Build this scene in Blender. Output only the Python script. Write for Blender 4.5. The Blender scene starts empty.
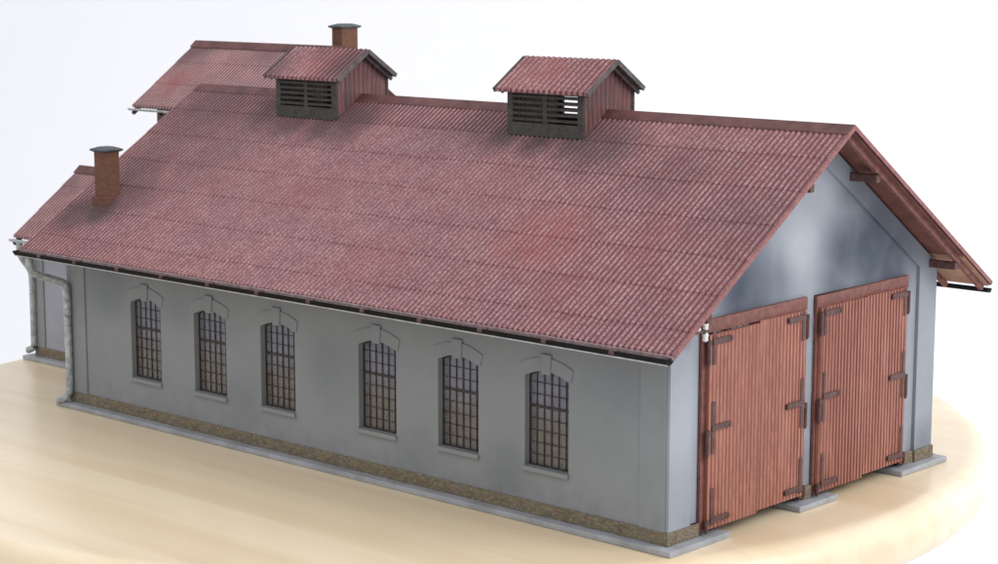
import bpy, bmesh, math, random
from mathutils import Vector, Matrix
from mathutils.geometry import tessellate_polygon

random.seed(7)
scn = bpy.context.scene
col = scn.collection
scn.unit_settings.system = 'METRIC'
scn.unit_settings.scale_length = 0.01          # one Blender unit = one centimetre

# ------------------------------------------------------------------ camera
cam = bpy.data.cameras.new('camera')
camo = bpy.data.objects.new('camera', cam)
col.objects.link(camo)
cam.sensor_width = 36.0
cam.lens = 1995.754 / 998.0 * 36.0
cam.clip_start, cam.clip_end = 1.0, 2000.0
camo.location = (32.48018, -42.4168, 16.0406)
camo.rotation_euler = (1.41288, -0.000814, 0.740673)
scn.camera = camo
cam.dof.use_dof = True
cam.dof.focus_distance = 62.0
cam.dof.aperture_fstop = 0.65

# ------------------------------------------------------------------ world
world = bpy.data.worlds.new('World')
scn.world = world
world.use_nodes = True
bg = world.node_tree.nodes['Background']
bg.inputs['Color'].default_value = (0.93, 0.95, 1.0, 1)
bg.inputs['Strength'].default_value = 0.80

# ------------------------------------------------------------------ lamps
def area(name, loc, target, sx, sy, watts, colour):
    l = bpy.data.lights.new(name, 'AREA')
    l.shape = 'RECTANGLE'; l.size, l.size_y = sx, sy
    l.energy = watts; l.color = colour
    o = bpy.data.objects.new(name, l); col.objects.link(o)
    o.location = loc
    o.rotation_euler = (Vector(target) - Vector(loc)).to_track_quat('-Z', 'Y').to_euler()
    return o
area('window_light', (75, 30, 62), (-8, 6, 3), 60, 50, 53000, (1.0, 0.985, 0.96))
area('overhead_fill', (-14, -38, 85), (-16, -6, 0), 70, 60, 16000, (1.0, 0.985, 0.95))  # added softbox out of view, brightens the board and roof from above
area('backdrop_light', (60, 130, 40), (-40, 170, 20), 80, 80, 95000, (1.0, 1.0, 1.0))  # added lamp out of view, whitens the paper sweep

scn.view_settings.view_transform = 'Standard'
scn.view_settings.look = 'None'
scn.view_settings.exposure = 0.1
scn.view_settings.gamma = 1.0
scn.cycles.max_bounces = 8

# ------------------------------------------------------------------ node helpers
class Mat:
    def __init__(s, name, rough=0.7, spec=0.3):
        s.m = bpy.data.materials.new(name); s.m.use_nodes = True
        s.t = s.m.node_tree; s.n = s.t.nodes; s.l = s.t.links
        s.p = s.n['Principled BSDF']
        s.p.inputs['Roughness'].default_value = rough
        s.p.inputs['Specular IOR Level'].default_value = spec
        g = s.n.new('ShaderNodeNewGeometry'); s.pos = g.outputs['Position']; s.nor = g.outputs['True Normal']
        sep = s.n.new('ShaderNodeSeparateXYZ'); s.l.new(s.pos, sep.inputs[0])
        s.x, s.y, s.z = sep.outputs
    def put(s, sock, v):
        if hasattr(v, 'is_linked') or isinstance(v, bpy.types.NodeSocket): s.l.new(v, sock)
        elif isinstance(v, (tuple, list)) and len(v) == 3 and sock.type == 'RGBA': sock.default_value = (*v, 1)
        else: sock.default_value = v
    def math(s, op, a, b=0.0, c=None, clamp=False):
        n = s.n.new('ShaderNodeMath'); n.operation = op; n.use_clamp = clamp
        s.put(n.inputs[0], a); s.put(n.inputs[1], b)
        if c is not None: s.put(n.inputs[2], c)
        return n.outputs[0]
    def rng(s, v, a, b, c=0.0, d=1.0, smooth=True):
        n = s.n.new('ShaderNodeMapRange'); n.interpolation_type = 'SMOOTHSTEP' if smooth else 'LINEAR'
        s.put(n.inputs[0], v)
        for i, q in zip((1, 2, 3, 4), (a, b, c, d)): s.put(n.inputs[i], q)
        return n.outputs[0]
    def vec(s, x, y, z):
        n = s.n.new('ShaderNodeCombineXYZ')
        for i, q in enumerate((x, y, z)): s.put(n.inputs[i], q)
        return n.outputs[0]
    def scale(s, sx, sy, sz, src=None):
        n = s.n.new('ShaderNodeMapping'); n.inputs['Scale'].default_value = (sx, sy, sz)
        s.l.new(src or s.pos, n.inputs[0]); return n.outputs[0]
    def noise(s, scale, detail=3.0, rough=0.55, src=None, dist=0.0):
        n = s.n.new('ShaderNodeTexNoise'); n.inputs['Scale'].default_value = scale
        n.inputs['Detail'].default_value = detail; n.inputs['Roughness'].default_value = rough
        n.inputs['Distortion'].default_value = dist
        s.l.new(src or s.pos, n.inputs['Vector']); return n.outputs['Fac']
    def mix(s, f, a, b, mode='MIX'):
        n = s.n.new('ShaderNodeMix'); n.data_type = 'RGBA'; n.blend_type = mode
        s.put(n.inputs[0], f); s.put(n.inputs[6], a); s.put(n.inputs[7], b)
        return n.outputs[2]
    def spots(s, pts):                       # smudges: (x, y, z, radius, strength)
        acc = None
        for x, y, z, r, k in pts:
            n = s.n.new('ShaderNodeVectorMath'); n.operation = 'DISTANCE'
            s.l.new(s.pos, n.inputs[0]); n.inputs[1].default_value = (x, y, z)
            v = s.rng(n.outputs['Value'], r, r * 0.15, 0.0, k)
            acc = v if acc is None else s.math('MAXIMUM', acc, v)
        return acc
    def bump(s, h, strength=0.3, dist=0.02):
        n = s.n.new('ShaderNodeBump'); n.inputs['Strength'].default_value = strength
        n.inputs['Distance'].default_value = dist; s.put(n.inputs['Height'], h)
        s.l.new(n.outputs[0], s.p.inputs['Normal'])
    def colour(s, c): s.put(s.p.inputs['Base Color'], c); return s
    def roughness(s, v): s.put(s.p.inputs['Roughness'], v)

def plain(name, c, rough=0.6, spec=0.3, var=0.25, scale=3.0, grain=14.0, dirt=None):
    m = Mat(name, rough, spec)
    k = m.rng(m.noise(scale, 4, 0.6), 0.3, 0.7)
    g = m.rng(m.noise(grain, 3, 0.6), 0.35, 0.7)
    lo = tuple(q * (1 - var) for q in c); hi = tuple(min(1, q * (1 + var)) for q in c)
    a = m.mix(k, lo, hi)
    if dirt: a = m.mix(m.math('MULTIPLY', g, 0.5), a, dirt)
    m.colour(a); m.bump(g, 0.15, 0.01)
    return m.m

def rib_phase(m, axis, pitch, off=0.0):      # 0 in a groove .. 1 on a crest
    a = m.math('MULTIPLY', m.math('SUBTRACT', axis, off), math.pi / pitch)
    return m.math('ABSOLUTE', m.math('SINE', a))

ROOF_PITCH = 0.2
def roof_material(name, pitch, off, spots, rust, base=(0.205, 0.064, 0.068), dust=(0.54, 0.385, 0.395), dusty=1.0):
    m = Mat(name, 0.62, 0.35)
    ph = rib_phase(m, m.x, pitch, off)
    big = m.rng(m.noise(0.35, 3, 0.6), 0.35, 0.68)
    mid = m.rng(m.noise(1.3, 4, 0.65), 0.32, 0.7)
    fine = m.noise(15.0, 3, 0.65)
    c = m.mix(mid, base, (base[0] * 1.25, base[1] * 1.35, base[2] * 1.25))
    c = m.mix(m.rng(big, 0.2, 0.9, 0.0, 0.6), c, (base[0] * 0.85, base[1] * 1.05, base[2] * 1.12))
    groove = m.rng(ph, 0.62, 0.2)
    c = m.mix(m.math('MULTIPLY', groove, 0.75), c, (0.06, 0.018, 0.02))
    crest = m.rng(ph, 0.42, 0.88)
    k = m.math('MULTIPLY', crest, m.rng(fine, 0.40, 0.62, 0.12, 1.0))
    amount = m.math('MULTIPLY_ADD', mid, 0.22 * dusty, 0.45 * dusty)
    rs = None
    if rust:
        rs = m.math('MULTIPLY', m.spots(rust), m.rng(m.noise(1.1, 4, 0.7), 0.3, 0.6))
        c = m.mix(m.math('MULTIPLY', rs, 0.8), c, (0.27, 0.066, 0.066))
        amount = m.math('MULTIPLY', amount, m.math('SUBTRACT', 1.0, m.math('MULTIPLY', rs, 0.65)))
    c = m.mix(m.math('MULTIPLY', k, amount), c, dust)
    if spots:
        so = m.math('MULTIPLY', m.spots(spots), m.rng(m.noise(1.6, 4, 0.65), 0.22, 0.6, 0.9, 1.25))
        c = m.mix(so, c, (0.060, 0.040, 0.046))
    m.colour(c)
    m.bump(fine, 0.35, 0.02)
    m.roughness(m.rng(fine, 0.3, 0.7, 0.5, 0.75))
    return m.m

def wall_material(name, spots=(), lightspots=(), base=(0.27, 0.286, 0.292)):
    m = Mat(name, 0.75, 0.25)
    big = m.rng(m.noise(0.45, 3, 0.5), 0.3, 0.7)
    mid = m.rng(m.noise(2.2, 4, 0.6), 0.3, 0.72)
    fine = m.noise(30, 3, 0.6)
    c = m.mix(m.math('MULTIPLY', big, 0.35), base, tuple(q * 0.78 for q in base))
    c = m.mix(m.math('MULTIPLY', mid, 0.16), c, tuple(q * 0.7 for q in base))
    low = m.rng(m.z, 1.5, 0.5, 0.0, 0.28)           # splash dirt painted above the plinth
    c = m.mix(m.math('MULTIPLY', low, mid), c, (0.16, 0.165, 0.165))
    if spots:
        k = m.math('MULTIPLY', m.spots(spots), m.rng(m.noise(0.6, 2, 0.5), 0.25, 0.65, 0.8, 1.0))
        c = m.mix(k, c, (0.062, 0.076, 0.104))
    if lightspots:
        c = m.mix(m.spots(lightspots), c, (0.52, 0.55, 0.58))
    c = m.mix(m.rng(fine, 0.58, 0.75, 0.0, 0.25), c, tuple(q * 1.25 for q in base))
    m.colour(c); m.bump(fine, 0.2, 0.012)
    return m.m

def board_material(name, pitch, lo, hi, groove, axis='y', off=0.0, grime=None):
    m = Mat(name, 0.6, 0.35)
    ax = m.y if axis == 'y' else m.x
    ph = rib_phase(m, ax, pitch, off)
    fl = m.math('FLOOR', m.math('DIVIDE', m.math('SUBTRACT', ax, off), pitch))
    wn = m.n.new('ShaderNodeTexWhiteNoise'); wn.noise_dimensions = '1D'; m.l.new(fl, wn.inputs['W'])
    st = m.noise(3.0, 4, 0.65, m.scale(4, 4, 0.35))
    fine = m.noise(12, 3, 0.7, m.scale(1, 1, 0.16))
    k = m.math('ADD', m.math('MULTIPLY', wn.outputs['Value'], 0.35), m.rng(st, 0.3, 0.7, 0.0, 0.65))
    c = m.mix(k, lo, hi)
    big = m.rng(m.noise(0.7, 3, 0.6), 0.35, 0.65)
    c = m.mix(m.math('MULTIPLY', big, 0.4), c, lo)
    c = m.mix(m.math('MULTIPLY', m.rng(ph, 0.6, 0.2), 0.85), c, groove)
    hl = m.math('MULTIPLY', m.rng(ph, 0.72, 0.98), m.rng(fine, 0.38, 0.62, 0.45, 1.0))
    c = m.mix(m.math('MULTIPLY', hl, 0.5), c, tuple(min(1, q * 1.5 + .05) for q in hi))
    tan = m.rng(m.noise(1.0, 3, 0.6, m.scale(2.2, 2.2, 0.28)), 0.5, 0.72, 0.0, 0.32)
    c = m.mix(tan, c, tuple(min(1, q * 1.25 + 0.07) for q in hi))
    if grime:
        c = m.mix(m.rng(m.noise(1.5, 4, 0.6), 0.4, 0.65, 0.0, 0.75), c, grime)
    m.colour(c); m.bump(fine, 0.2, 0.012)
    return m.m

def brick_material(name, a, b):
    m = Mat(name, 0.8, 0.2)
    v = m.vec(m.math('ADD', m.x, m.y), m.z, 0.0)
    t = m.n.new('ShaderNodeTexBrick'); m.l.new(v, t.inputs['Vector'])
    t.inputs['Color1'].default_value = (*a, 1); t.inputs['Color2'].default_value = (*b, 1)
    t.inputs['Mortar'].default_value = (0.10, 0.065, 0.05, 1)
    t.inputs['Scale'].default_value = 1.0; t.inputs['Mortar Size'].default_value = 0.012
    t.inputs['Brick Width'].default_value = 0.21; t.inputs['Row Height'].default_value = 0.085
    n = m.rng(m.noise(6, 4, 0.7), 0.3, 0.7)
    c = m.mix(m.math('MULTIPLY', n, 0.45), t.outputs['Color'], (0.13, 0.06, 0.035))
    m.colour(c); m.bump(m.math('SUBTRACT', 1.0, t.outputs['Fac']), 0.5, 0.02)
    return m.m

def stone_material(name):
    m = Mat(name, 0.85, 0.2)
    v = m.n.new('ShaderNodeTexVoronoi'); v.inputs['Scale'].default_value = 7.5; m.l.new(m.scale(0.8, 0.8, 1.3), v.inputs['Vector'])
    e = m.n.new('ShaderNodeTexVoronoi'); e.feature = 'DISTANCE_TO_EDGE'; e.inputs['Scale'].default_value = 7.5
    m.l.new(m.scale(0.8, 0.8, 1.3), e.inputs['Vector'])
    bw = m.n.new('ShaderNodeRGBToBW'); m.l.new(v.outputs['Color'], bw.inputs[0])
    f = m.noise(22, 4, 0.75)
    c = m.mix(bw.outputs[0], (0.15, 0.118, 0.08), (0.25, 0.205, 0.145))
    c = m.mix(m.rng(f, 0.52, 0.72), c, (0.42, 0.37, 0.30))
    c = m.mix(m.rng(e.outputs['Distance'], 0.06, 0.0, 0.0, 0.6), c, (0.09, 0.07, 0.05))
    m.colour(c); m.bump(m.math('ADD', e.outputs['Distance'], m.math('MULTIPLY', f, 0.5)), 0.8, 0.04)
    return m.m

def wood_material(name):
    m = Mat(name, 0.34, 0.45)
    strip_w = 5.3
    wob = m.math('MULTIPLY', m.math('SUBTRACT', m.noise(0.06, 2), 0.5), 0.6)
    yy = m.math('ADD', m.y, wob)
    fl = m.math('FLOOR', m.math('DIVIDE', yy, strip_w))
    wn = m.n.new('ShaderNodeTexWhiteNoise'); wn.noise_dimensions = '1D'; m.l.new(fl, wn.inputs['W'])
    src = m.vec(m.math('ADD', m.math('MULTIPLY', m.x, 0.035), m.math('MULTIPLY', wn.outputs['Value'], 17.0)), m.math('MULTIPLY', m.y, 0.55), m.math('MULTIPLY', m.z, 0.8))
    band = m.noise(1.0, 3, 0.5, src, 0.35)
    src2 = m.vec(m.math('MULTIPLY', m.x, 0.12), m.math('MULTIPLY', m.y, 6.0), m.math('MULTIPLY', m.z, 6.0))
    fib = m.noise(1.3, 4, 0.65, src2)
    pore = m.noise(2.2, 2, 0.6, m.vec(m.math('MULTIPLY', m.x, 1.2), m.math('MULTIPLY', m.y, 9.0), m.math('MULTIPLY', m.z, 9.0)))
    c = m.mix(m.rng(band, 0.36, 0.66), (0.845, 0.71, 0.50), (0.775, 0.62, 0.41))
    c = m.mix(m.math('MULTIPLY', wn.outputs['Value'], 0.22), c, (0.86, 0.71, 0.50))
    c = m.mix(m.rng(fib, 0.48, 0.74, 0.0, 0.14), c, (0.60, 0.43, 0.26))
    c = m.mix(m.rng(pore, 0.62, 0.74, 0.0, 0.08), c, (0.45, 0.30, 0.17))
    streak = m.noise(1.0, 2, 0.5, m.vec(m.math('MULTIPLY', m.x, 0.02), m.math('MULTIPLY', m.y, 0.42), 3.3), 0.2)
    c = m.mix(m.rng(streak, 0.60, 0.69, 0.0, 0.28), c, (0.62, 0.43, 0.29))
    m.colour(c); m.bump(fib, 0.05, 0.01)
    m.roughness(m.rng(fib, 0.3, 0.7, 0.30, 0.42))
    m.p.inputs['Coat Weight'].default_value = 0.25; m.p.inputs['Coat Roughness'].default_value = 0.22
    return m.m

def metal_pipe(name):
    m = Mat(name, 0.45, 0.5)
    a = m.rng(m.noise(4.5, 4, 0.7), 0.35, 0.65); f = m.rng(m.noise(15, 3, 0.7), 0.5, 0.66)
    c = m.mix(a, (0.30, 0.33, 0.335), (0.52, 0.55, 0.55))
    c = m.mix(m.math('MULTIPLY', f, 0.6), c, (0.10, 0.10, 0.095))
    m.p.inputs['Metallic'].default_value = 0.25
    m.colour(c); m.bump(f, 0.2, 0.01)
    return m.m

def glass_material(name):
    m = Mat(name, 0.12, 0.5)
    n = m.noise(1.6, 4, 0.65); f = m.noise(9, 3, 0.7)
    pane_tint = m.mix(m.rng(m.math('ADD', m.z, m.math('MULTIPLY', n, 0.8)), 4.0, 2.9), (0.25, 0.255, 0.31), (0.205, 0.19, 0.17))   # see-through and reflected tones painted into the panes, lavender above, tan below
    m.colour(m.mix(m.rng(f, 0.45, 0.7, 0.0, 0.3), pane_tint, (0.36, 0.34, 0.33)))
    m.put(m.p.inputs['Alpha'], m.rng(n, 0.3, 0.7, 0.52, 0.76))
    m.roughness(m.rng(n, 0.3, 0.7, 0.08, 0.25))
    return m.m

M = {}
M['roof'] = roof_material('dusty_red_corrugated_roof', 0.2, -28.5,
    [(-6.9, 5.6, 10.4, 2.1, .55), (-8.0, 5.6, 10.5, 1.5, .6), (-9.6, 5.5, 10.4, 1.3, .6), (-11.2, 5.6, 10.6, 1.4, .6), (-12.4, 6.0, 10.8, 1.6, .3),
     (-18.6, 5.8, 10.6, 2.2, .6), (-19.6, 5.5, 10.3, 1.5, .6), (-21.3, 5.5, 10.3, 1.4, .55), (-23.0, 6.0, 10.8, 2.2, .5), (-26.5, 5.8, 10.9, 3.6, .38),
     (-26.4, 0.75, 7.2, 1.5, .75), (-27.4, 0.4, 7.0, 1.6, .6), (-25.6, 1.6, 7.8, 1.9, .45), (-26.6, 2.8, 8.5, 2.4, .35), (-23.5, 3.6, 9.0, 3.0, .2), (-3.6, 4.9, 10.0, 2.6, .22), (0.4, 3.0, 8.8, 2.4, .2)],
    [(-6.05, 1.76, 8.0, 2.4, .75), (-11.4, 0.1, 6.9, 2.2, .5), (-9.0, 3.6, 9.2, 1.8, .4), (-2.3, 2.2, 8.3, 1.6, .4), (-17, 2.5, 8.5, 2.0, .4), (-4.2, 0.3, 7.0, 1.4, .4)])
M['roof_far'] = roof_material('dusty_red_annex_roof', 0.2, -36.4, [(-36, 13, 12.4, 2.2, .45), (-31, 13, 12.5, 1.6, .3), (-36.2, 6, 7, 1.4, .3)], [(-35, 11, 11, 1.6, .7)],
    base=(0.29, 0.13, 0.13), dust=(0.56, 0.41, 0.41))
M['roof_vent'] = roof_material('ventilator_roof_red', 0.235, 0.0, [(-19.3, 6.3, 12.5, 1.6, .5), (-22.8, 5.8, 12.2, 1.5, .4), (-21, 7, 13, 1.2, .3)], [(-10, 6.4, 12.6, 1.2, .6), (-20.5, 6.3, 12.6, 1.3, .5)], base=(0.215, 0.062, 0.064))
M['ridge'] = plain('ridge_cap_brown', (0.145, 0.058, 0.053), 0.6, 0.3, 0.3, 1.5, 10, (0.075, 0.05, 0.05))
M['edge'] = plain('roof_edge_dusty', (0.33, 0.235, 0.235), 0.7, 0.3, 0.25, 5)
M['verge'] = plain('verge_red', (0.24, 0.085, 0.082), 0.6, 0.35, 0.25, 4, 12, (0.34, 0.19, 0.18))
M['timber'] = plain('rafter_timber', (0.20, 0.082, 0.070), 0.65, 0.3, 0.3, 4, 14)
M['timber_dark'] = plain('purlin_timber', (0.115, 0.062, 0.055), 0.65, 0.3, 0.3, 4, 14)
M['soffit'] = plain('soffit_red_brown', (0.175, 0.075, 0.062), 0.7, 0.25, 0.2, 1.5, 10)
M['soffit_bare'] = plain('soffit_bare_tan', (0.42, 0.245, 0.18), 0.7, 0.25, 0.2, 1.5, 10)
M['wall_side'] = wall_material('grey_render_side', [(-13.6, 0, 3.2, 1.9, .2), (-18.0, 0, 1.6, 1.7, .2), (-25.2, 0, 4.6, 1.7, .25), (-9.8, 0, 1.2, 1.5, .18), (-21.3, 0, 4.4, 1.3, .16), (-6.0, 0, 1.2, 1.5, .22), (-2.0, 0, 4.8, 1.7, .12)])
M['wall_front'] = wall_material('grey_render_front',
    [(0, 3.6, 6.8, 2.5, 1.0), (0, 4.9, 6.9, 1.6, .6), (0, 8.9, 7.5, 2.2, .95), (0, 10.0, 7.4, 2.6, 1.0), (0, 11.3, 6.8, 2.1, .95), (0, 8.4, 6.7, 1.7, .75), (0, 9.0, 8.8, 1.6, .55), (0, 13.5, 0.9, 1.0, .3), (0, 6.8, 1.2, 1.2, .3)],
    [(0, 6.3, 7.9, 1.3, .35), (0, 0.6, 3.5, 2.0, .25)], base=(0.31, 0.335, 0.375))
M['trim'] = wall_material('grey_stone_trim', base=(0.268, 0.284, 0.288))
M['wall_annex'] = wall_material('annex_render', base=(0.36, 0.36, 0.40))
M['inside'] = plain('bare_inside_wall', (0.36, 0.35, 0.34), 0.8, 0.2, 0.1, 1.0)
M['slab'] = plain('grey_base_slab', (0.33, 0.345, 0.37), 0.55, 0.4, 0.15, 1.2, 12)
M['stone'] = stone_material('rubble_plinth')
M['bar'] = plain('rusty_window_bars', (0.055, 0.040, 0.037), 0.6, 0.3, 0.4, 5)
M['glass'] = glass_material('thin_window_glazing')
M['door'] = board_material('red_door_boards', 0.172, (0.205, 0.060, 0.044), (0.36, 0.148, 0.10), (0.11, 0.032, 0.026))
M['frame'] = plain('brown_red_door_frame', (0.185, 0.066, 0.055), 0.6, 0.35, 0.3, 4, 14, (0.24, 0.13, 0.11))
M['iron'] = plain('dark_red_hinge_iron', (0.095, 0.044, 0.039), 0.55, 0.4, 0.3, 6)
M['gutter'] = plain('black_gutter', (0.010, 0.009, 0.010), 0.75, 0.15, 0.3, 4)
M['bead'] = plain('worn_gutter_bead', (0.50, 0.50, 0.49), 0.45, 0.5, 0.2, 4)
M['zinc'] = metal_pipe('weathered_zinc_pipe')
M['brick'] = brick_material('chimney_brick', (0.235, 0.105, 0.066), (0.17, 0.078, 0.052))
M['brick_dark'] = brick_material('sooty_brick_base', (0.22, 0.085, 0.065), (0.16, 0.065, 0.055))
M['cap'] = plain('chimney_cap_slate', (0.062, 0.078, 0.082), 0.55, 0.4, 0.25, 5)
M['louvre'] = plain('dark_grey_louvre', (0.048, 0.043, 0.037), 0.65, 0.3, 0.35, 5, 14, (0.085, 0.075, 0.065))
M['vent_board'] = board_material('ventilator_boards', 0.215, (0.12, 0.045, 0.042), (0.21, 0.078, 0.074), (0.04, 0.024, 0.024), 'y', 0.0, (0.10, 0.062, 0.062))
M['vent_edge'] = plain('ventilator_verge_grey', (0.105, 0.088, 0.086), 0.65, 0.3, 0.3, 4)
M['porcelain'] = plain('white_porcelain', (0.85, 0.85, 0.83), 0.2, 0.5, 0.03)
M['wood'] = wood_material('pale_varnished_wood')
M['brown_wall'] = plain('workshop_brown_wall', (0.16, 0.11, 0.095), 0.7, 0.3, 0.3, 2)

# ------------------------------------------------------------------ geometry helpers
class MB:
    def __init__(s): s.v = []; s.f = []
    def add(s, vs, fs):
        b = len(s.v); s.v += [tuple(q) for q in vs]; s.f += [tuple(b + i for i in f) for f in fs]; return s
    def box(s, x0, x1, y0, y1, z0, z1):
        vs = [(x0, y0, z0), (x1, y0, z0), (x1, y1, z0), (x0, y1, z0), (x0, y0, z1), (x1, y0, z1), (x1, y1, z1), (x0, y1, z1)]
        return s.add(vs, [(3, 2, 1, 0), (4, 5, 6, 7), (0, 1, 5, 4), (1, 2, 6, 5), (2, 3, 7, 6), (3, 0, 4, 7)])
    def beam(s, a, b, w, h, up=(0, 0, 1)):      # bar from a to b, w across, h along 'up'
        a, b = Vector(a), Vector(b); d = (b - a).normalized(); u = Vector(up)
        r = d.cross(u).normalized(); u = r.cross(d).normalized()
        vs = []
        for p in (a, b):
            for i, j in ((-1, -1), (1, -1), (1, 1), (-1, 1)): vs.append(p + r * (i * w / 2) + u * (j * h / 2))
        return s.add(vs, [(0, 1, 2, 3), (7, 6, 5, 4), (0, 4, 5, 1), (1, 5, 6, 2), (2, 6, 7, 3), (3, 7, 4, 0)])
    def tube(s, path, r, n=12, cap=True):
        P = [Vector(p) for p in path]; rs = r if isinstance(r, (list, tuple)) else [r] * len(P)
        vs = []; ref = Vector((0.31, 0.22, 0.93))
        for i, p in enumerate(P):
            d = (P[min(i + 1, len(P) - 1)] - P[max(i - 1, 0)]).normalized()
            u = (ref - d * ref.dot(d)).normalized(); w = d.cross(u)
            for k in range(n):
                a = 2 * math.pi * k / n; vs.append(p + (u * math.cos(a) + w * math.sin(a)) * rs[i])
        fs = [(i * n + k, i * n + (k + 1) % n, (i + 1) * n + (k + 1) % n, (i + 1) * n + k) for i in range(len(P) - 1) for k in range(n)]
        if cap: fs += [tuple(range(n - 1, -1, -1)), tuple(range((len(P) - 1) * n, len(P) * n))]
        return s.add(vs, fs)
    def plate(s, outer, holes, to3, t0, t1):    # flat plate with holes; to3(u, v, t) -> xyz
        loops = [outer] + list(holes)
        tris = tessellate_polygon([[Vector((u, v, 0)) for u, v in l] for l in loops])
        flat = [q for l in loops for q in l]; n = len(flat)
        vs = [to3(u, v, t0) for u, v in flat] + [to3(u, v, t1) for u, v in flat]
        fs = [tuple(t) for t in tris] + [tuple(n + i for i in reversed(t)) for t in tris]
        o = 0
        for l in loops:
            k = len(l)
            for i in range(k): fs.append((o + i, o + (i + 1) % k, n + o + (i + 1) % k, n + o + i))
            o += k
        return s.add(vs, fs)
    def build(s, name, mat, parent=None, bevel=0.0, smooth=False, solid=0.0):
        me = bpy.data.meshes.new(name); me.from_pydata(s.v, [], s.f); me.update()
        bm = bmesh.new(); bm.from_mesh(me); bmesh.ops.recalc_face_normals(bm, faces=bm.faces); bm.to_mesh(me); bm.free()
        me.materials.append(M[mat])
        if smooth: me.polygons.foreach_set('use_smooth', [True] * len(me.polygons))
        o = bpy.data.objects.new(name, me); col.objects.link(o)
        if parent is not None: attach(o, parent)
        if solid:
            md = o.modifiers.new('solid', 'SOLIDIFY'); md.thickness = solid; md.offset = 0
        if bevel:
            md = o.modifiers.new('bevel', 'BEVEL'); md.width = bevel; md.segments = 2; md.limit_method = 'ANGLE'; md.angle_limit = math.radians(40)
        return o

WORLD = {}
def world_of(o):
    m = Matrix.Translation(o.location)
    return m if o.parent is None else world_of(o.parent) @ o.matrix_parent_inverse @ m
def attach(o, parent):
    o.parent = parent; o.matrix_parent_inverse = world_of(parent).inverted()

def thing(name, label, cat, loc, group=None):
    o = bpy.data.objects.new(name, None); o.empty_display_size = 1.0; col.objects.link(o)
    o.location = loc; o['label'] = label; o['category'] = cat
    if group: o['group'] = group
    return o
def copy_part(o, parent, delta):                # a part and its sub-parts, moved by delta
    c = o.copy(); col.objects.link(c); c.parent = parent
    c.matrix_parent_inverse = o.matrix_parent_inverse
    c.location = Vector(o.location) + Vector(delta)
    for ch in list(o.children):
        d = ch.copy(); col.objects.link(d); d.parent = c; d.matrix_parent_inverse = ch.matrix_parent_inverse
    return c

# ------------------------------------------------------------------ backdrop and board
def make_backdrop():
    # white paper sweep: level far below the board, curving up behind it
    d = Vector((-0.6745, 0.7383, 0)); r = Vector((0.7383, 0.6745, 0)); o = Vector((32.5, -42.4, 0))
    prof = [(-60, -34.0), (100, -34.0)]
    R = 45.0
    for i in range(1, 17):
        a = math.pi / 2 * i / 16; prof.append((100 + R * math.sin(a), -34.0 + R * (1 - math.cos(a))))
    prof.append((145, 110))
    vs, fs = [], []; W = 24
    for dist, z in prof:
        for k in range(W + 1):
            q = o + d * dist + r * (-150 + 300 * k / W); vs.append((q.x, q.y, z))
    for i in range(len(prof) - 1):
        for k in range(W):
            a = i * (W + 1) + k; fs.append((a, a + 1, a + W + 2, a + W + 1))
    m = Mat('white_paper', 0.9, 0.1)
    m.colour(m.mix(m.rng(m.noise(0.05, 3), 0.3, 0.7), (0.845, 0.845, 0.87), (0.865, 0.865, 0.885)))
    M['paper'] = m.m
    b = MB().add(vs, fs).build('backdrop', 'paper', None, smooth=True)
    b['kind'] = 'structure'
make_backdrop()

BC = (-17.22, 7.70); BR = 20.17
def make_board():
    prof = [(0.0, 0.0)]
    e = 0.80; th = 1.80
    prof.append((BR - e - 0.2, 0.0))
    for i in range(0, 9):
        a = math.pi / 2 * i / 8; prof.append((BR - e + e * math.sin(a), -e + e * math.cos(a)))
    for i in range(0, 7):
        a = math.pi / 2 * i / 6; prof.append((BR - e + e * math.cos(a), -th + e - e * math.sin(a)))
    prof.append((0.0, -th))
    n = 160; vs = [(BC[0], BC[1], 0.0)]; fs = []
    ring = prof[1:-1]
    for rr, z in ring:
        for k in range(n):
            a = 2 * math.pi * k / n; vs.append((BC[0] + rr * math.cos(a), BC[1] + rr * math.sin(a), z))
    for k in range(n): fs.append((0, 1 + k, 1 + (k + 1) % n))
    for i in range(len(ring) - 1):
        for k in range(n):
            fs.append((1 + i * n + k, 1 + i * n + (k + 1) % n, 1 + (i + 1) * n + (k + 1) % n, 1 + (i + 1) * n + k))
    vs.append((BC[0], BC[1], -th)); last = len(vs) - 1; b0 = 1 + (len(ring) - 1) * n
    for k in range(n): fs.append((last, b0 + (k + 1) % n, b0 + k))
    o = MB().add(vs, fs).build('round_board', 'wood', None, smooth=True)
    o['label'] = 'round pale wooden board with a rounded edge carrying the model buildings'
    o['category'] = 'board'
make_board()

# ------------------------------------------------------------------ dimensions of the shed
L, W = 27.55, 14.0
HP = 0.176                       # top of the base slab
ZR, ZE, YE = 11.385, 5.855, -1.405
S = (ZR - ZE) / (7 - YE)
XF, XB = 1.21, -28.5             # roof ends
def zroof(y): return ZR - abs(7 - y) * S

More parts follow.
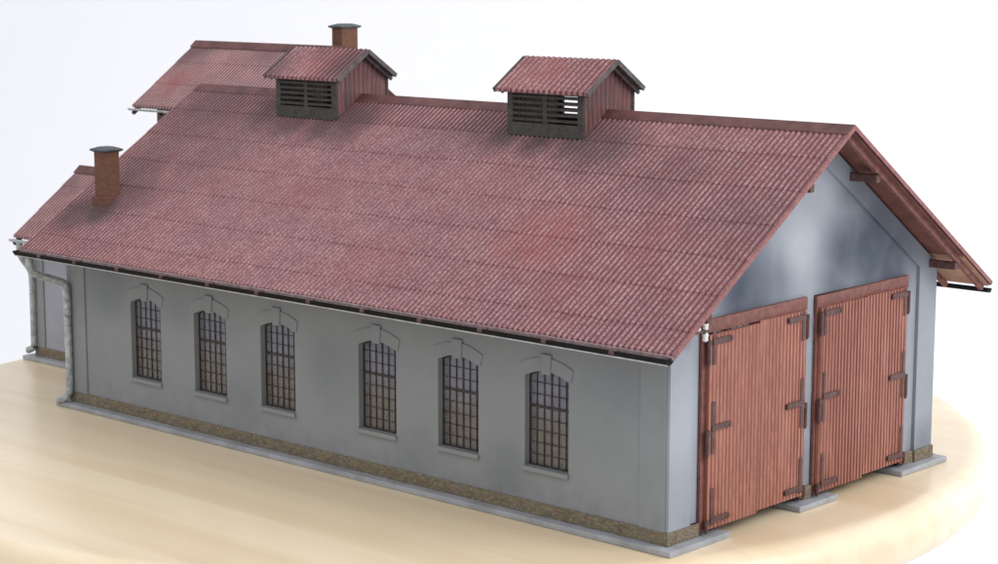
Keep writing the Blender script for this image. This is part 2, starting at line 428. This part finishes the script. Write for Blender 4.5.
def corrugated(mb, x0, x1, pitch, h, rows, zfun, lift=0.024, drop=0.0, jitter=0.012, seg=6):
    """ribbed sheets laid in overlapping courses; rows = y from eave to ridge"""
    n = int(round((x1 - x0) / pitch)); N = n * seg
    prof = [h * max(0.0, math.sin(math.pi * k / seg)) ** 0.7 for k in range(seg)]
    xs = [x0 + (x1 - x0) * i / N for i in range(N + 1)]
    vs, fs = [], []
    jit = [[0.0] * (n + 1) for _ in rows]
    for ri in range(1, len(rows) - 1):
        j = 0.0
        for k in range(n + 1):
            if k % 7 == 0: j = random.uniform(-1, 1) * jitter
            jit[ri][k] = j + random.uniform(-0.3, 0.3) * jitter
    lines = []
    for c in range(len(rows) - 1):
        for which, y in ((0, rows[c]), (1, rows[c + 1])):
            idx = c + which; line = []
            for i, x in enumerate(xs):
                yy = y + jit[idx][min(i // seg, n)]
                z = zfun(yy) + prof[i % seg] + (lift if which == 0 else 0.0) - drop
                line.append(len(vs)); vs.append((x, yy, z))
            lines.append(line)
    for a, b in zip(lines[:-1], lines[1:]):
        for i in range(N): fs.append((a[i], a[i + 1], b[i + 1], b[i]))
    # skirts closing the sheet's eave edge and both ends
    def skirt(idx):
        base = len(vs)
        for q in idx: vs.append((vs[q][0], vs[q][1], zfun(vs[q][1]) - 0.06 - drop))
        for i in range(len(idx) - 1): fs.append((idx[i], base + i, base + i + 1, idx[i + 1]))
    skirt(lines[0]); skirt([l[0] for l in lines]); skirt([l[-1] for l in lines])
    mb.add(vs, fs)
    return mb

shed = thing('engine_shed', 'large grey two-door model engine shed with red corrugated roof and two ridge ventilators', 'model building', (-L / 2, W / 2, 0))

# base slab: a strip along the sides, pads in front of the piers
sl = MB()
PX = 0.42
sl.box(-L - 0.42, 0.0, -0.42, 0.6, 0.004, HP)
sl.box(-L - 0.42, 0.0, W - 0.6, W + 0.40, 0.004, HP)
sl.box(-L - 0.42, -L + 0.6, 0.6, W - 0.6, 0.004, HP)
o = sl.build('base_slab', 'slab', shed, 0.03)
for a, b in ((-0.42, 2.4), (5.84, 7.9), (11.55, 14.35)):
    p = MB()
    if a < 0: p.plate([(0.0, a), (PX, a), (PX, b - 0.0), (0.0, b), ], [], lambda u, v, t: (u, v, t), 0.004, HP)
    else: p.box(-0.75, PX + 0.02, a, b, 0.004, HP)
    if a < 0: p.box(-0.75, 0.0, 0.602, b, 0.004, HP)
    p.build('base_pad', 'slab', shed, 0.03)

# plinth of rubble stone
ZP = 0.565
pl_ = MB()
pl_.box(-L - 0.05, 0.06, -0.06, 0.3, HP, ZP)
pl_.box(0.0, 0.06, 0.3, 1.38, HP, ZP)
pl_.box(-0.2, 0.05, 6.57, 7.01, HP, ZP)
pl_.box(-0.2, 0.03, 12.23, 12.88, HP, ZP)
pl_.box(-0.2, 0.10, 12.88, W + 0.02, HP, ZP)
pl_.box(-L - 0.05, -0.2, W - 0.3, W + 0.06, HP, ZP)
pl_.box(-L - 0.05, -L + 0.3, 0.3, W - 0.3, HP, ZP)
pl_.build('plinth', 'stone', shed, 0.02)

# walls
WX = (-23.05, -19.55, -16.1, -11.43, -7.95, -4.43)
HWID, ZS, ZA, SAG = 0.84, 1.58, 4.27, 0.21
def arch_pts(cx, n=10, w=HWID, z=ZA, sag=SAG):
    return [(cx + w - 2 * w * i / n, z + sag * (1 - (1 - 2 * i / n) ** 2)) for i in range(n + 1)]
def opening(cx): return [(cx - HWID, ZS), (cx + HWID, ZS)] + arch_pts(cx)
ztop = zroof(0) - 0.22
rect = [(-L, ZP), (0, ZP), (0, ztop), (-L, ztop)]
T = 0.28
MB().plate(rect, [opening(c) for c in WX], lambda u, v, t: (u, t, v), 0.0, T).build('side_wall', 'wall_side', shed)
MB().plate(rect, [opening(c) for c in WX], lambda u, v, t: (u, t, v), W - T, W).build('side_wall', 'wall_side', shed)
def gz(y): return zroof(y) - 0.22
D1 = (1.40, 6.55); D2 = (7.04, 12.22); ZD = 6.34
gable = [(T, ZP), (D1[0], ZP), (D1[0], ZD - 0.06), (D1[1], ZD), (D1[1], ZP), (D2[0], ZP), (D2[0], ZD), (D2[1], ZD), (D2[1], ZP), (W - T, ZP), (W - T, gz(W - T)), (7, gz(7)), (T, gz(T))]
MB().plate(gable, [], lambda u, v, t: (t, u, v), -T, -0.06).build('gable_wall', 'wall_front', shed)
back = [(T, ZP), (W - T, ZP), (W - T, gz(W - T)), (7, gz(7)), (T, gz(T))]
MB().plate(back, [], lambda u, v, t: (t, u, v), -L, -L + T).build('gable_wall', 'wall_side', shed)
# corner pilasters and the raised border round the gable
def zin(y): return gz(y) - 0.72
gf = [(-0.02, ZP), (0.98, ZP), (0.98, zin(0.98)), (7, zin(7)), (12.9, zin(12.9)), (12.9, ZP), (W - 0.03, ZP), (W - 0.03, gz(W) + 0.0), (7, gz(7) + 0.0), (-0.02, gz(0) - 0.02)]
MB().plate(gf, [], lambda u, v, t: (t, u, v), -0.058, 0.05).build('gable_border', 'wall_front', shed, 0.015)
MB().box(-0.96, -0.06, -0.06, 0.0, ZP, ztop).build('corner_pilaster', 'trim', shed, 0.012)
MB().box(-L - 0.02, -26.53, -0.06, 0.0, ZP, ztop).build('corner_pilaster', 'trim', shed, 0.012)
# window
def make_window(cx):
    f = MB()
    yb0, yb1 = 0.208, 0.235
    zc = lambda x: ZA + SAG * (1 - (x / HWID) ** 2)
    # outline
    n = 12
    outer = [(cx - HWID, ZS), (cx + HWID, ZS)] + arch_pts(cx, n)
    inner = [(cx - HWID + .04, ZS + .045), (cx + HWID - .04, ZS + .045)] + arch_pts(cx, n, HWID - .04, ZA - .03, SAG)
    f.plate(outer, [inner], lambda u, v, t: (u, t, v), yb0 - 0.01, yb1 + 0.01)
    for k in range(1, 6):
        x = -HWID + 2 * HWID * k / 6; w = 0.022 if k == 3 else 0.0115
        f.box(cx + x - w, cx + x + w, yb0 + 0.004 * (k == 3), yb1, ZS + .05, zc(x) - .03)
    rows = [1.93, 2.28, 2.64, 2.99, 3.36, 3.72, 4.07]
    for z in rows:
        h = 0.036 if abs(z - 3.36) < .01 else 0.011
        f.box(cx - HWID + .05, cx + HWID - .05, yb0 + 0.012 - (0.02 if h > .03 else 0), yb1 - 0.006, z - h, z + h)
    win = f.build('window', 'bar', shed)
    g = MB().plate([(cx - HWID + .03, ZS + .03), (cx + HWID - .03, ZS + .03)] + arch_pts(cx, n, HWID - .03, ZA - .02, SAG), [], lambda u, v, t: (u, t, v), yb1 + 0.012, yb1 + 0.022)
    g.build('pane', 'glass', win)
    MB().box(cx - HWID - 0.02, cx + HWID + 0.03, -0.09, 0.16, ZS - 0.13, ZS + 0.005).build('sill', 'trim', win, 0.015)
    top = []; N = 12
    for i in range(N + 1):
        x = 1.02 - 2.04 * i / N; top.append((cx + x, 4.63 + 0.26 * (1 - (x / 1.02) ** 2)))
    low = []
    for i in range(N + 1):
        x = -0.93 + 1.86 * i / N; low.append((cx + x, max(ZA + 0.01, ZA + SAG * (1 - (x / HWID) ** 2))))
    MB().plate(top + low, [], lambda u, v, t: (u, t, v), -0.03, -0.001).build('arch', 'trim', win, 0.01)
    MB().plate([(cx - .17, 4.40), (cx + .17, 4.40), (cx + .21, 4.99), (cx - .21, 4.99)], [], lambda u, v, t: (u, t, v), -0.065, -0.032).build('keystone', 'trim', win, 0.012)
    return win
w0 = make_window(WX[0])
for c in WX[1:]: copy_part(w0, shed, (c - WX[0], 0, 0))
for c in WX: copy_part(w0, shed, (c - WX[0], W - T - 0.12, 0))

# doors
def door_frame(a, b):
    f = MB()
    f.box(-0.05, 0.05, a, a + 0.24, 0.25, ZD - 0.40)
    f.box(-0.05, 0.05, b - 0.20, b, 0.25, ZD - 0.40)
    f.plate([(a, ZD - 0.40), (b, ZD - 0.36), (b, ZD + 0.03), (a, ZD - 0.03)], [], lambda u, v, t: (t, u, v), -0.055, 0.065)
    return f.build('door_frame', 'frame', shed, 0.015)
door_frame(*D1); door_frame(*D2)
def door_leaf(a, b, z0, z1a, z1b, hinge_right, x=0.05):
    pitch = 0.172; seg = 6; n = max(2, int(round((b - a) / pitch))); N = n * seg
    vs, fs = [], []; prof = [0.028 * max(0.0, math.sin(math.pi * k / seg)) ** 0.6 for k in range(seg)]
    for i in range(N + 1):
        y = a + (b - a) * i / N; zt = z1a + (z1b - z1a) * i / N; q = prof[i % seg]
        vs += [(x + 0.10 + q, y, z0), (x + 0.10 + q, y, zt), (x, y, z0), (x, y, zt)]
    for i in range(N):
        k = 4 * i; fs += [(k, k + 4, k + 5, k + 1), (k + 2, k + 3, k + 7, k + 6), (k + 1, k + 5, k + 7, k + 3), (k, k + 2, k + 6, k + 4)]
    fs += [(0, 1, 3, 2), (4 * N, 4 * N + 2, 4 * N + 3, 4 * N + 1)]
    leaf = MB().add(vs, fs).build('door_leaf', 'door', shed)
    xs0, xs1 = x + 0.102, x + 0.155
    s = -1 if hinge_right else 1; e = b if hinge_right else a
    def strap(u0, u1, za, zb, dx=0.0):
        y0, y1 = sorted((e + s * u0, e + s * u1)); return MB().box(xs0, xs1 + dx, y0, y1, za, zb)
    for za, zb, zh in ((z1a - 0.85 if not hinge_right else z1b - 0.88, (z1b if hinge_right else z1a) - 0.02, 'top'), (2.5, 4.0, 'mid'), (z0 + 0.1, z0 + 1.18, 'low')):
        m_ = strap(0.10, 0.26, za, zb)
        zz = {'top': zb - 0.17, 'mid': 3.25, 'low': z0 + 0.25}[zh]
        y0, y1 = sorted((e + s * 0.10, e + s * 0.96)); m_.box(xs0 + 0.001, xs1 + 0.025, y0, y1, zz - 0.085, zz + 0.085)
        y0, y1 = sorted((e + s * 0.90, e + s * 1.0)); m_.box(xs0 + 0.002, xs1 + 0.04, y0, y1, zz - 0.07, zz + 0.07)
        m_.build('hinge_strap', 'iron', leaf, 0.015)
        k = MB(); zk = {'top': zb - 0.45, 'mid': 2.85, 'low': z0 + 0.12}[zh]; hk = {'top': 0.34, 'mid': 0.36, 'low': 0.16}[zh]
        yk = e - s * 0.045
        k.tube([(x + 0.12, yk, zk - hk), (x + 0.12, yk, zk + hk)], 0.06, 10)
        k.tube([(x + 0.12, yk, zk - hk - 0.06), (x + 0.12, yk, zk - hk)], 0.035, 8)
        y0, y1 = sorted((yk, e + s * 0.2)); k.box(xs0 - 0.01, xs1 - 0.01, y0, y1, zk + hk - 0.16, zk + hk - 0.02)
        k.build('hinge_pin', 'iron', leaf, 0.0)
    return leaf
door_leaf(1.58, 4.02, 0.34, 5.90, 5.93, False, 0.06)
door_leaf(4.03, 6.36, 0.40, 5.99, 6.00, True, 0.045)
door_leaf(7.16, 9.62, 0.32, 5.98, 6.00, False, 0.06)
door_leaf(9.63, 12.02, 0.40, 6.02, 6.02, True, 0.045)

# insulator bracket beside the left door
ib = MB(); ib.tube([(0.0, 0.86, 6.14), (0.55, 0.86, 6.14)], 0.05, 8); ib.beam((0.5, 0.45, 6.16), (0.5, 1.05, 6.16), 0.08, 0.07)
for yy, zz, s_ in ((0.58, 6.2, 1), (0.92, 6.2, 1), (0.92, 6.12, -1)): ib.tube([(0.5, yy, zz), (0.5, yy, zz + s_ * .1)], 0.025, 6)
ibo = ib.build('insulator_bracket', 'iron', shed)
for yy, zz in ((0.58, 6.33), (0.92, 6.32), (0.92, 6.0)):
    MB().tube([(0.5, yy, zz - .13), (0.5, yy, zz - .09), (0.5, yy, zz - .03), (0.5, yy, zz + .04), (0.5, yy, zz + .1), (0.5, yy, zz + .125)], [.05, .085, .07, .09, .07, .03], 12).build('insulator', 'porcelain', ibo, smooth=True)

# roof
rows = [YE, -0.63, 0.63, 1.88, 3.14, 4.43, 5.70, 6.95]
for far in (False, True):
    rr = [14 - y for y in rows] if far else rows
    r_ = corrugated(MB(), -27.7 if far else XB, XF, 0.2, 0.055, rr[:-1], zroof)
    for xa, xb in ((-27.7 if far else XB, -22.3), (-19.5, -11.1), (-8.1, XF)):
        corrugated(r_, xa, xb, 0.2, 0.055, rr[-2:], zroof)
    r_.build('roof_sheet', 'roof', shed)
def slab(x0, x1, ya, yb, off0, off1, zf=zroof):
    vs = [(x, y, zf(y) + o) for x in (x0, x1) for y in (ya, yb) for o in (off0, off1)]
    return MB().add(vs, [(0, 2, 3, 1), (4, 5, 7, 6), (0, 1, 5, 4), (2, 6, 7, 3), (0, 4, 6, 2), (1, 3, 7, 5)])
for far in (False, True):
    xa, Y = (-27.65 if far else XB + 0.05), (lambda y: 14 - y if far else y)
    so = slab(xa, XF - 0.05, Y(0.40), Y(5.75), -0.13, -0.065)
    for xb, xc in ((xa, -22.3), (-19.4, -11.05), (-8.05, XF - 0.05)):
        q = slab(xb, xc, Y(5.75), 7, -0.13, -0.065); so.add(q.v, q.f)
    so.build('soffit', 'soffit', shed)
    slab(xa, XF - 0.05, Y(YE + 0.06), Y(0.40), -0.13, -0.065).build('bare_soffit', 'soffit_bare', shed)
slab(XB, XF - 0.0, YE - 0.03, YE + 0.0, -0.06, 0.03).build('eave_edge', 'edge', shed)
# ridge cap
rc = MB()
for (xa, xb) in ((XB + 0.1, -22.3), (-19.4, -11.02), (-8.06, XF + 0.02)):
    q = []
    for x in (xa, xb):
        for dy, dz in ((-0.36, 0.055), (-0.34, 0.085), (0, 0.10), (0.34, 0.085), (0.36, 0.055)):
            q.append((x, 7 + dy, zroof(7 + dy) + dz))
        q.append((x, 7, ZR + 0.02))
    n = 6
    rc.add(q, [tuple(range(n)), tuple(range(2 * n - 1, n - 1, -1))] + [(i, (i + 1) % n, n + (i + 1) % n, n + i) for i in range(n)])
rc.build('ridge_cap', 'ridge', shed, 0.01)
# barge rafters, verge strips, purlins
for s in (-1, 1):
    e = 7 + s * (7 - YE); up = (0, s * S, 1)
    zz = lambda y: zroof(y) - 0.235
    MB().beam((0.93, 7, zz(7)), (0.93, e - s * 0.12, zz(e - s * 0.12)), 0.15, 0.2, up).build('barge_rafter', 'timber', shed, 0.015)
    zv = lambda y: zroof(y) + 0.01
    MB().beam((XF + 0.015, 7, zv(7)), (XF + 0.015, e, zv(e)), 0.05, 0.13, up).build('verge_strip', 'verge', shed, 0.01)
for y in (5.25, 8.75, 0.46, 13.54):
    s = 1 if y > 7 else -1
    zt = zroof(y) - 0.36
    MB().box(-0.3, 0.98, y - 0.11, y + 0.11, zt - 0.24, zt).build('purlin', 'timber_dark', shed, 0.02)
# rafter ends under both eaves
for k in range(12):
    x = -27.18 + 2.41 * k + (0.3 if k == 0 else 0)
    MB().beam((x, -0.06, zroof(-0.06) - 0.22), (x, YE + 0.1, zroof(YE + 0.1) - 0.20), 0.17, 0.17, (0, -S, 1)).build('rafter', 'timber', shed, 0.03)
    MB().box(x - 0.085, x + 0.085, YE - 0.33, YE - 0.04, 5.72, 5.85).build('gutter_bracket', 'timber_dark', shed, 0.04)
for x in (-0.45, -2.86, -5.27):
    MB().beam((x, 13.7, zroof(13.7) - 0.22), (x, 14 - YE + 0.05, zroof(14 - YE + 0.05) - 0.22), 0.17, 0.17, (0, S, 1)).build('rafter_end', 'timber', shed, 0.03)

def gutter(parent, x0, x1, y, z, r, out, mat='gutter', bead='bead', bo=1.0, bd=0.0):
    n = 10; vs, fs = [], []
    for x in (x0, x1):
        for i in range(n + 1):
            a = math.pi + math.pi * i / n; vs.append((x, y + r * math.cos(a), z + r * math.sin(a)))
    fs = [(i, i + 1, n + 2 + i, n + 1 + i) for i in range(n)]   # half round, open at the top
    fs += [tuple(range(n + 1)), tuple(range(2 * n + 1, n, -1))]
    g = MB().add(vs, fs).build('gutter', mat, parent, solid=0.02)
    if bead: MB().tube([(x0, y + out * r * bo, z - r * bd), (x1, y + out * r * bo, z - r * bd)], 0.024, 6).build('gutter_bead', bead, g, smooth=True)
    return g
gutter(shed, XB + 0.0, XF - 0.07, YE - 0.10, 5.83, 0.18, -1, bo=0.5, bd=0.95)
gutter(shed, -27.5, XF - 0.1, 14 - YE + 0.09, 5.66, 0.13, 1, bead=None)

def smooth_path(P, it=2):
    P = [Vector(p) for p in P]
    for _ in range(it):
        Q = [P[0]]
        for a, b in zip(P[:-1], P[1:]): Q += [a * .75 + b * .25, a * .25 + b * .75]
        Q.append(P[-1]); P = Q
    return P
pb = MB().tube(smooth_path([(-27.84, -1.45, 5.60), (-27.84, -1.43, 5.2), (-27.84, -1.25, 5.0), (-27.55, -0.5, 4.72), (-27.42, -0.24, 4.58), (-27.38, -0.2, 4.30), (-27.38, -0.2, 3.4)]), 0.145, 14)
pb.tube(smooth_path([(-27.38, -0.2, 3.4), (-27.38, -0.2, 0.62), (-27.42, -0.24, 0.42), (-27.62, -0.38, 0.27), (-27.78, -0.46, 0.24)]), 0.135, 14)
pb.build('downpipe', 'zinc', shed, smooth=True)

# ridge ventilators
def make_ventilator(x0, x1):
    y0, y1 = 5.72, 8.28; zb = 10.58; zt = 11.98; zpk = zt + 0.28 + (7 - y0) * 0.62
    zvr = lambda y: 13.03 - abs(7 - y) * 0.665
    v = MB().plate([(x0 + .1, y0 + .1), (x1 - .1, y0 + .1), (x1 - .1, y1 - .1), (x0 + .1, y1 - .1)], [[(x0 + .2, y0 + .2), (x1 - .2, y0 + .2), (x1 - .2, y1 - .2), (x0 + .2, y1 - .2)]], lambda u, v_, t: (u, v_, t), zb, zb + 0.3).build('roof_ventilator', 'louvre', shed)
    # boarded ends with real grooves
    for xa, xb_, sgn in ((x0, x0 + 0.1, -1), (x1 - 0.1, x1, 1)):
        n = 12; seg = 4
        xo = xb_ if sgn > 0 else xa; xi = xa if sgn > 0 else xb_
        vs, fs = [], []
        NN = n * seg
        for i in range(NN + 1):
            y = y0 + (y1 - y0) * i / NN; d = -0.03 if i % seg == 0 else 0.0
            zz = zvr(y) - 0.12
            vs += [(xo + sgn * d, y, zb), (xo + sgn * d, y, zz), (xi, y, zb), (xi, y, zz)]
        for i in range(NN):
            k = 4 * i; fs += [(k, k + 4, k + 5, k + 1), (k + 2, k + 3, k + 7, k + 6), (k + 1, k + 5, k + 7, k + 3), (k, k + 2, k + 6, k + 4)]
        fs += [(0, 1, 3, 2), (4 * NN, 4 * NN + 2, 4 * NN + 3, 4 * NN + 1)]
        MB().add(vs, fs).build('end_wall', 'vent_board', v)
    for ya, yb, s in ((y0 - 0.02, y0 + 0.10, -1), (y1 - 0.10, y1 + 0.02, 1)):
        f = MB(); xm = (x0 + x1) / 2
        f.box(x0 - 0.03, x1 + 0.03, ya, yb, zb, zb + 0.42)
        f.box(x0 - 0.03, x1 + 0.03, ya, yb, zt - 0.06, zt + 0.1)
        for xa, w in ((x0 + 0.09, 0.24), (xm, 0.18), (x1 - 0.09, 0.24)): f.box(xa - w / 2, xa + w / 2, ya + .002, yb - .002, zb + 0.42, zt - 0.06)
        f.build('louvre_frame', 'louvre', v, 0.012)
        for xa, xb_ in ((x0 + 0.21, xm - 0.09), (xm + 0.09, x1 - 0.21)):
            for k in range(5):
                z = zb + 0.42 + 0.02 + (zt - 0.06 - zb - 0.42) * (k + 0.5) / 5
                yc = (ya + yb) / 2
                MB().beam((xa, yc, z), (xb_, yc, z), 0.10, 0.085 if s < 0 else 0.05, (0, s * 0.15, 1)).build('slat', 'louvre', v)
    rx0, rx1 = x0 - 0.42, x1 + 0.33
    corrugated(MB(), rx0, rx1, 0.235, 0.06, [5.5, 6.98], zvr, 0.0, 0.0, 0.0).build('ventilator_roof', 'roof_vent', v)
    corrugated(MB(), rx0, rx1, 0.235, 0.06, [8.38, 7.02], zvr, 0.0, 0.0, 0.0).build('ventilator_roof', 'roof_vent', v)
    slab(rx0 + 0.03, rx1 - 0.03, 5.54, 7.0, -0.10, -0.062, zvr).build('ventilator_soffit', 'vent_edge', v)
    slab(rx0 + 0.03, rx1 - 0.03, 7.0, 8.34, -0.10, -0.062, zvr).build('ventilator_soffit', 'vent_edge', v)
    for xx in (rx0 - 0.02, rx1 + 0.02):
        for s in (-1, 1):
            MB().beam((xx, 7, zvr(7) - 0.03), (xx, 7 + s * (1.5 if s < 0 else 1.38), zvr(7 - (1.5 if s < 0 else 1.38)) - 0.03), 0.06, 0.16, (0, s * 0.655, 1)).build('verge_strip', 'vent_edge', v, 0.01)
            MB().beam((xx - (0.2 if xx > x1 else -0.2), 7 , zvr(7) - 0.19), (xx - (0.2 if xx > x1 else -0.2), 7 + s * 1.34, zvr(7 - 1.34) - 0.19), 0.09, 0.12, (0, s * 0.655, 1)).build('barge_rafter', 'vent_edge', v, 0.01)
    return v
make_ventilator(-22.45, -19.33)
make_ventilator(-11.12, -7.96)

def make_chimney(parent, x0, x1, y0, y1, zb, zt, skirt):
    c = MB().box(x0, x1, y0, y1, zb, zt).build('chimney', 'brick', parent, 0.01)
    if skirt is not None:
        MB().box(x0 - 0.09, x1 + 0.09, y0 - 0.10, y1 + 0.09, zb - 0.2, skirt).build('chimney_base', 'brick_dark', c, 0.02)
    ov = 0.115; k = MB()
    a = [(x0 - .02, y0 - .02), (x1 + .02, y0 - .02), (x1 + .02, y1 + .02), (x0 - .02, y1 + .02)]
    bq = [(x0 - ov, y0 - ov), (x1 + ov, y0 - ov), (x1 + ov, y1 + ov), (x0 - ov, y1 + ov)]
    cx, cy = (x0 + x1) / 2, (y0 + y1) / 2
    vs = [(x, y, zt) for x, y in a] + [(x, y, zt + .05) for x, y in bq] + [(x, y, zt + .10) for x, y in bq] + [((x - cx) * .45 + cx, (y - cy) * .45 + cy, zt + .19) for x, y in bq]
    fs = [(3, 2, 1, 0), (12, 13, 14, 15)]
    for l in range(3):
        for i in range(4): fs.append((4 * l + i, 4 * l + (i + 1) % 4, 4 * l + 4 + (i + 1) % 4, 4 * l + 4 + i))
    k.add(vs, fs).build('chimney_cap', 'cap', c, 0.012)
    return c
make_chimney(shed, -26.97, -26.33, 0.88, 1.52, 7.2, 9.33, 7.72)

# ------------------------------------------------------------------ low annex behind the shed's end wall
ax0, ax1, ay0, ay1 = -35.8, -27.62, 4.17, 9.83
annex = thing('annex_building', 'low grey annex with red gable roof at the far left end of the shed', 'model building', ((ax0 + ax1) / 2, 7, 0))
def zan(y): return 7.62 - abs(7 - y) * 0.746
MB().box(ax0 - 0.45, ax1 - 0.38, ay0 - 0.40, ay1 + 0.4, 0.004, HP).build('base_slab', 'slab', annex, 0.03)
MB().box(ax0 - 0.05, ax1, ay0 - 0.05, ay1 + 0.05, HP, 0.56).build('plinth', 'stone', annex, 0.02)
w = MB(); zt = lambda y: zan(y) - 0.15
w.plate([(ay0, 0.56), (ay1, 0.56), (ay1, zt(ay1)), (7, zt(7)), (ay0, zt(ay0))], [], lambda u, v, t: (t, u, v), ax0, ax1)
w.build('wall', 'wall_annex', annex)
MB().box(ax0 - 0.03, ax0 + 0.68, ay0 - 0.06, ay0 - 0.001, 0.56, zt(ay0)).build('corner_pilaster', 'trim', annex, 0.012)
MB().box(ax1 - 1.6, ax1 - 0.9, ay0 - 0.06, ay0 - 0.001, 0.56, zt(ay0)).build('corner_pilaster', 'trim', annex, 0.012)
corrugated(MB(), -36.4, -27.6, 0.2, 0.05, [3.65, 4.9, 6.1, 6.95], zan).build('roof_sheet', 'roof_far', annex)
corrugated(MB(), -36.4, -27.6, 0.2, 0.05, [10.35, 9.1, 7.9, 7.05], zan).build('roof_sheet', 'roof_far', annex)
slab(-36.36, -27.64, 3.7, 7, -0.13, -0.065, zan).build('soffit', 'soffit', annex)
slab(-36.36, -27.64, 7, 10.3, -0.13, -0.065, zan).build('soffit', 'soffit', annex)
def ridge(parent, x0, x1, y, zf, mat='ridge'):
    q = []
    for x in (x0, x1):
        for dy, dz in ((-0.32, 0.07), (-0.30, 0.11), (0, 0.15), (0.30, 0.11), (0.32, 0.07)): q.append((x, y + dy, zf(y + dy) + dz))
        q.append((x, y, zf(y) + 0.02))
    n = 6
    return MB().add(q, [tuple(range(n)), tuple(range(2 * n - 1, n - 1, -1))] + [(i, (i + 1) % n, n + (i + 1) % n, n + i) for i in range(n)]).build('ridge_cap', mat, parent, 0.01)
ridge(annex, -36.4, -27.6, 7, zan)
gutter(annex, -36.35, -28.6, 3.5, 5.0, 0.10, -1, 'zinc', 'bead')
for x in (-36.15, -34.3, -32.4):
    MB().beam((x, 4.3, zan(4.3) - 0.2), (x, 3.5, zan(3.5) - 0.2), 0.15, 0.15, (0, -0.746, 1)).build('rafter_end', 'timber_dark', annex, 0.02)
MB().tube(smooth_path([(-35.75, 3.5, 4.95), (-35.75, 3.48, 4.5), (-35.72, 3.6, 4.2), (-35.72, 3.9, 3.85), (-35.72, 4.02, 3.6), (-35.74, 4.02, 0.75), (-35.76, 4.0, 0.52), (-35.9, 3.9, 0.42), (-36.0, 3.85, 0.40)]), 0.135, 12).build('downpipe', 'zinc', annex, smooth=True)

# ------------------------------------------------------------------ taller building behind the annex
tall = thing('workshop_building', 'taller building with faded red roof and brick chimney rising behind the shed roof', 'model building', (-32, 13.3, 0))
TY, TZ, TS = 13.3, 12.62, 0.72
def zta(y): return TZ - abs(TY - y) * TS
MB().box(-35.95, -27.68, 10.25, 16.0, 0.004, HP).build('base_slab', 'slab', tall, 0.03)
w = MB(); zt = lambda y: zta(y) - 0.15
w.plate([(10.6, HP), (15.9, HP), (15.9, zt(15.9)), (TY, zt(TY)), (10.6, zt(10.6))], [], lambda u, v, t: (t, u, v), -35.75, -27.75)
w.build('wall', 'brown_wall', tall)
corrugated(MB(), -36.4, -26.8, 0.2, 0.05, [9.8, 11.0, 12.2, 13.25], zta).build('roof_sheet', 'roof_far', tall)
corrugated(MB(), -36.4, -26.8, 0.2, 0.05, [16.8, 15.6, 14.4, 13.35], zta).build('roof_sheet', 'roof_far', tall)
slab(-36.36, -26.84, 9.85, TY, -0.13, -0.065, zta).build('soffit', 'soffit', tall)
slab(-36.36, -26.84, TY, 16.75, -0.13, -0.065, zta).build('soffit', 'soffit', tall)
ridge(tall, -36.4, -26.8, TY, zta)
gutter(tall, -36.45, -27.4, 9.68, 9.98, 0.08, -1, 'zinc', 'bead')
for k in range(5):
    x = -36.15 + 1.75 * k
    MB().beam((x, 10.7, zta(10.7) - 0.2), (x, 9.64, zta(9.64) - 0.2), 0.15, 0.15, (0, -TS, 1)).build('rafter_end', 'timber_dark', tall, 0.02)
make_chimney(tall, -28.85, -28.25, 14.4, 15.3, 10.9, 13.42, None)
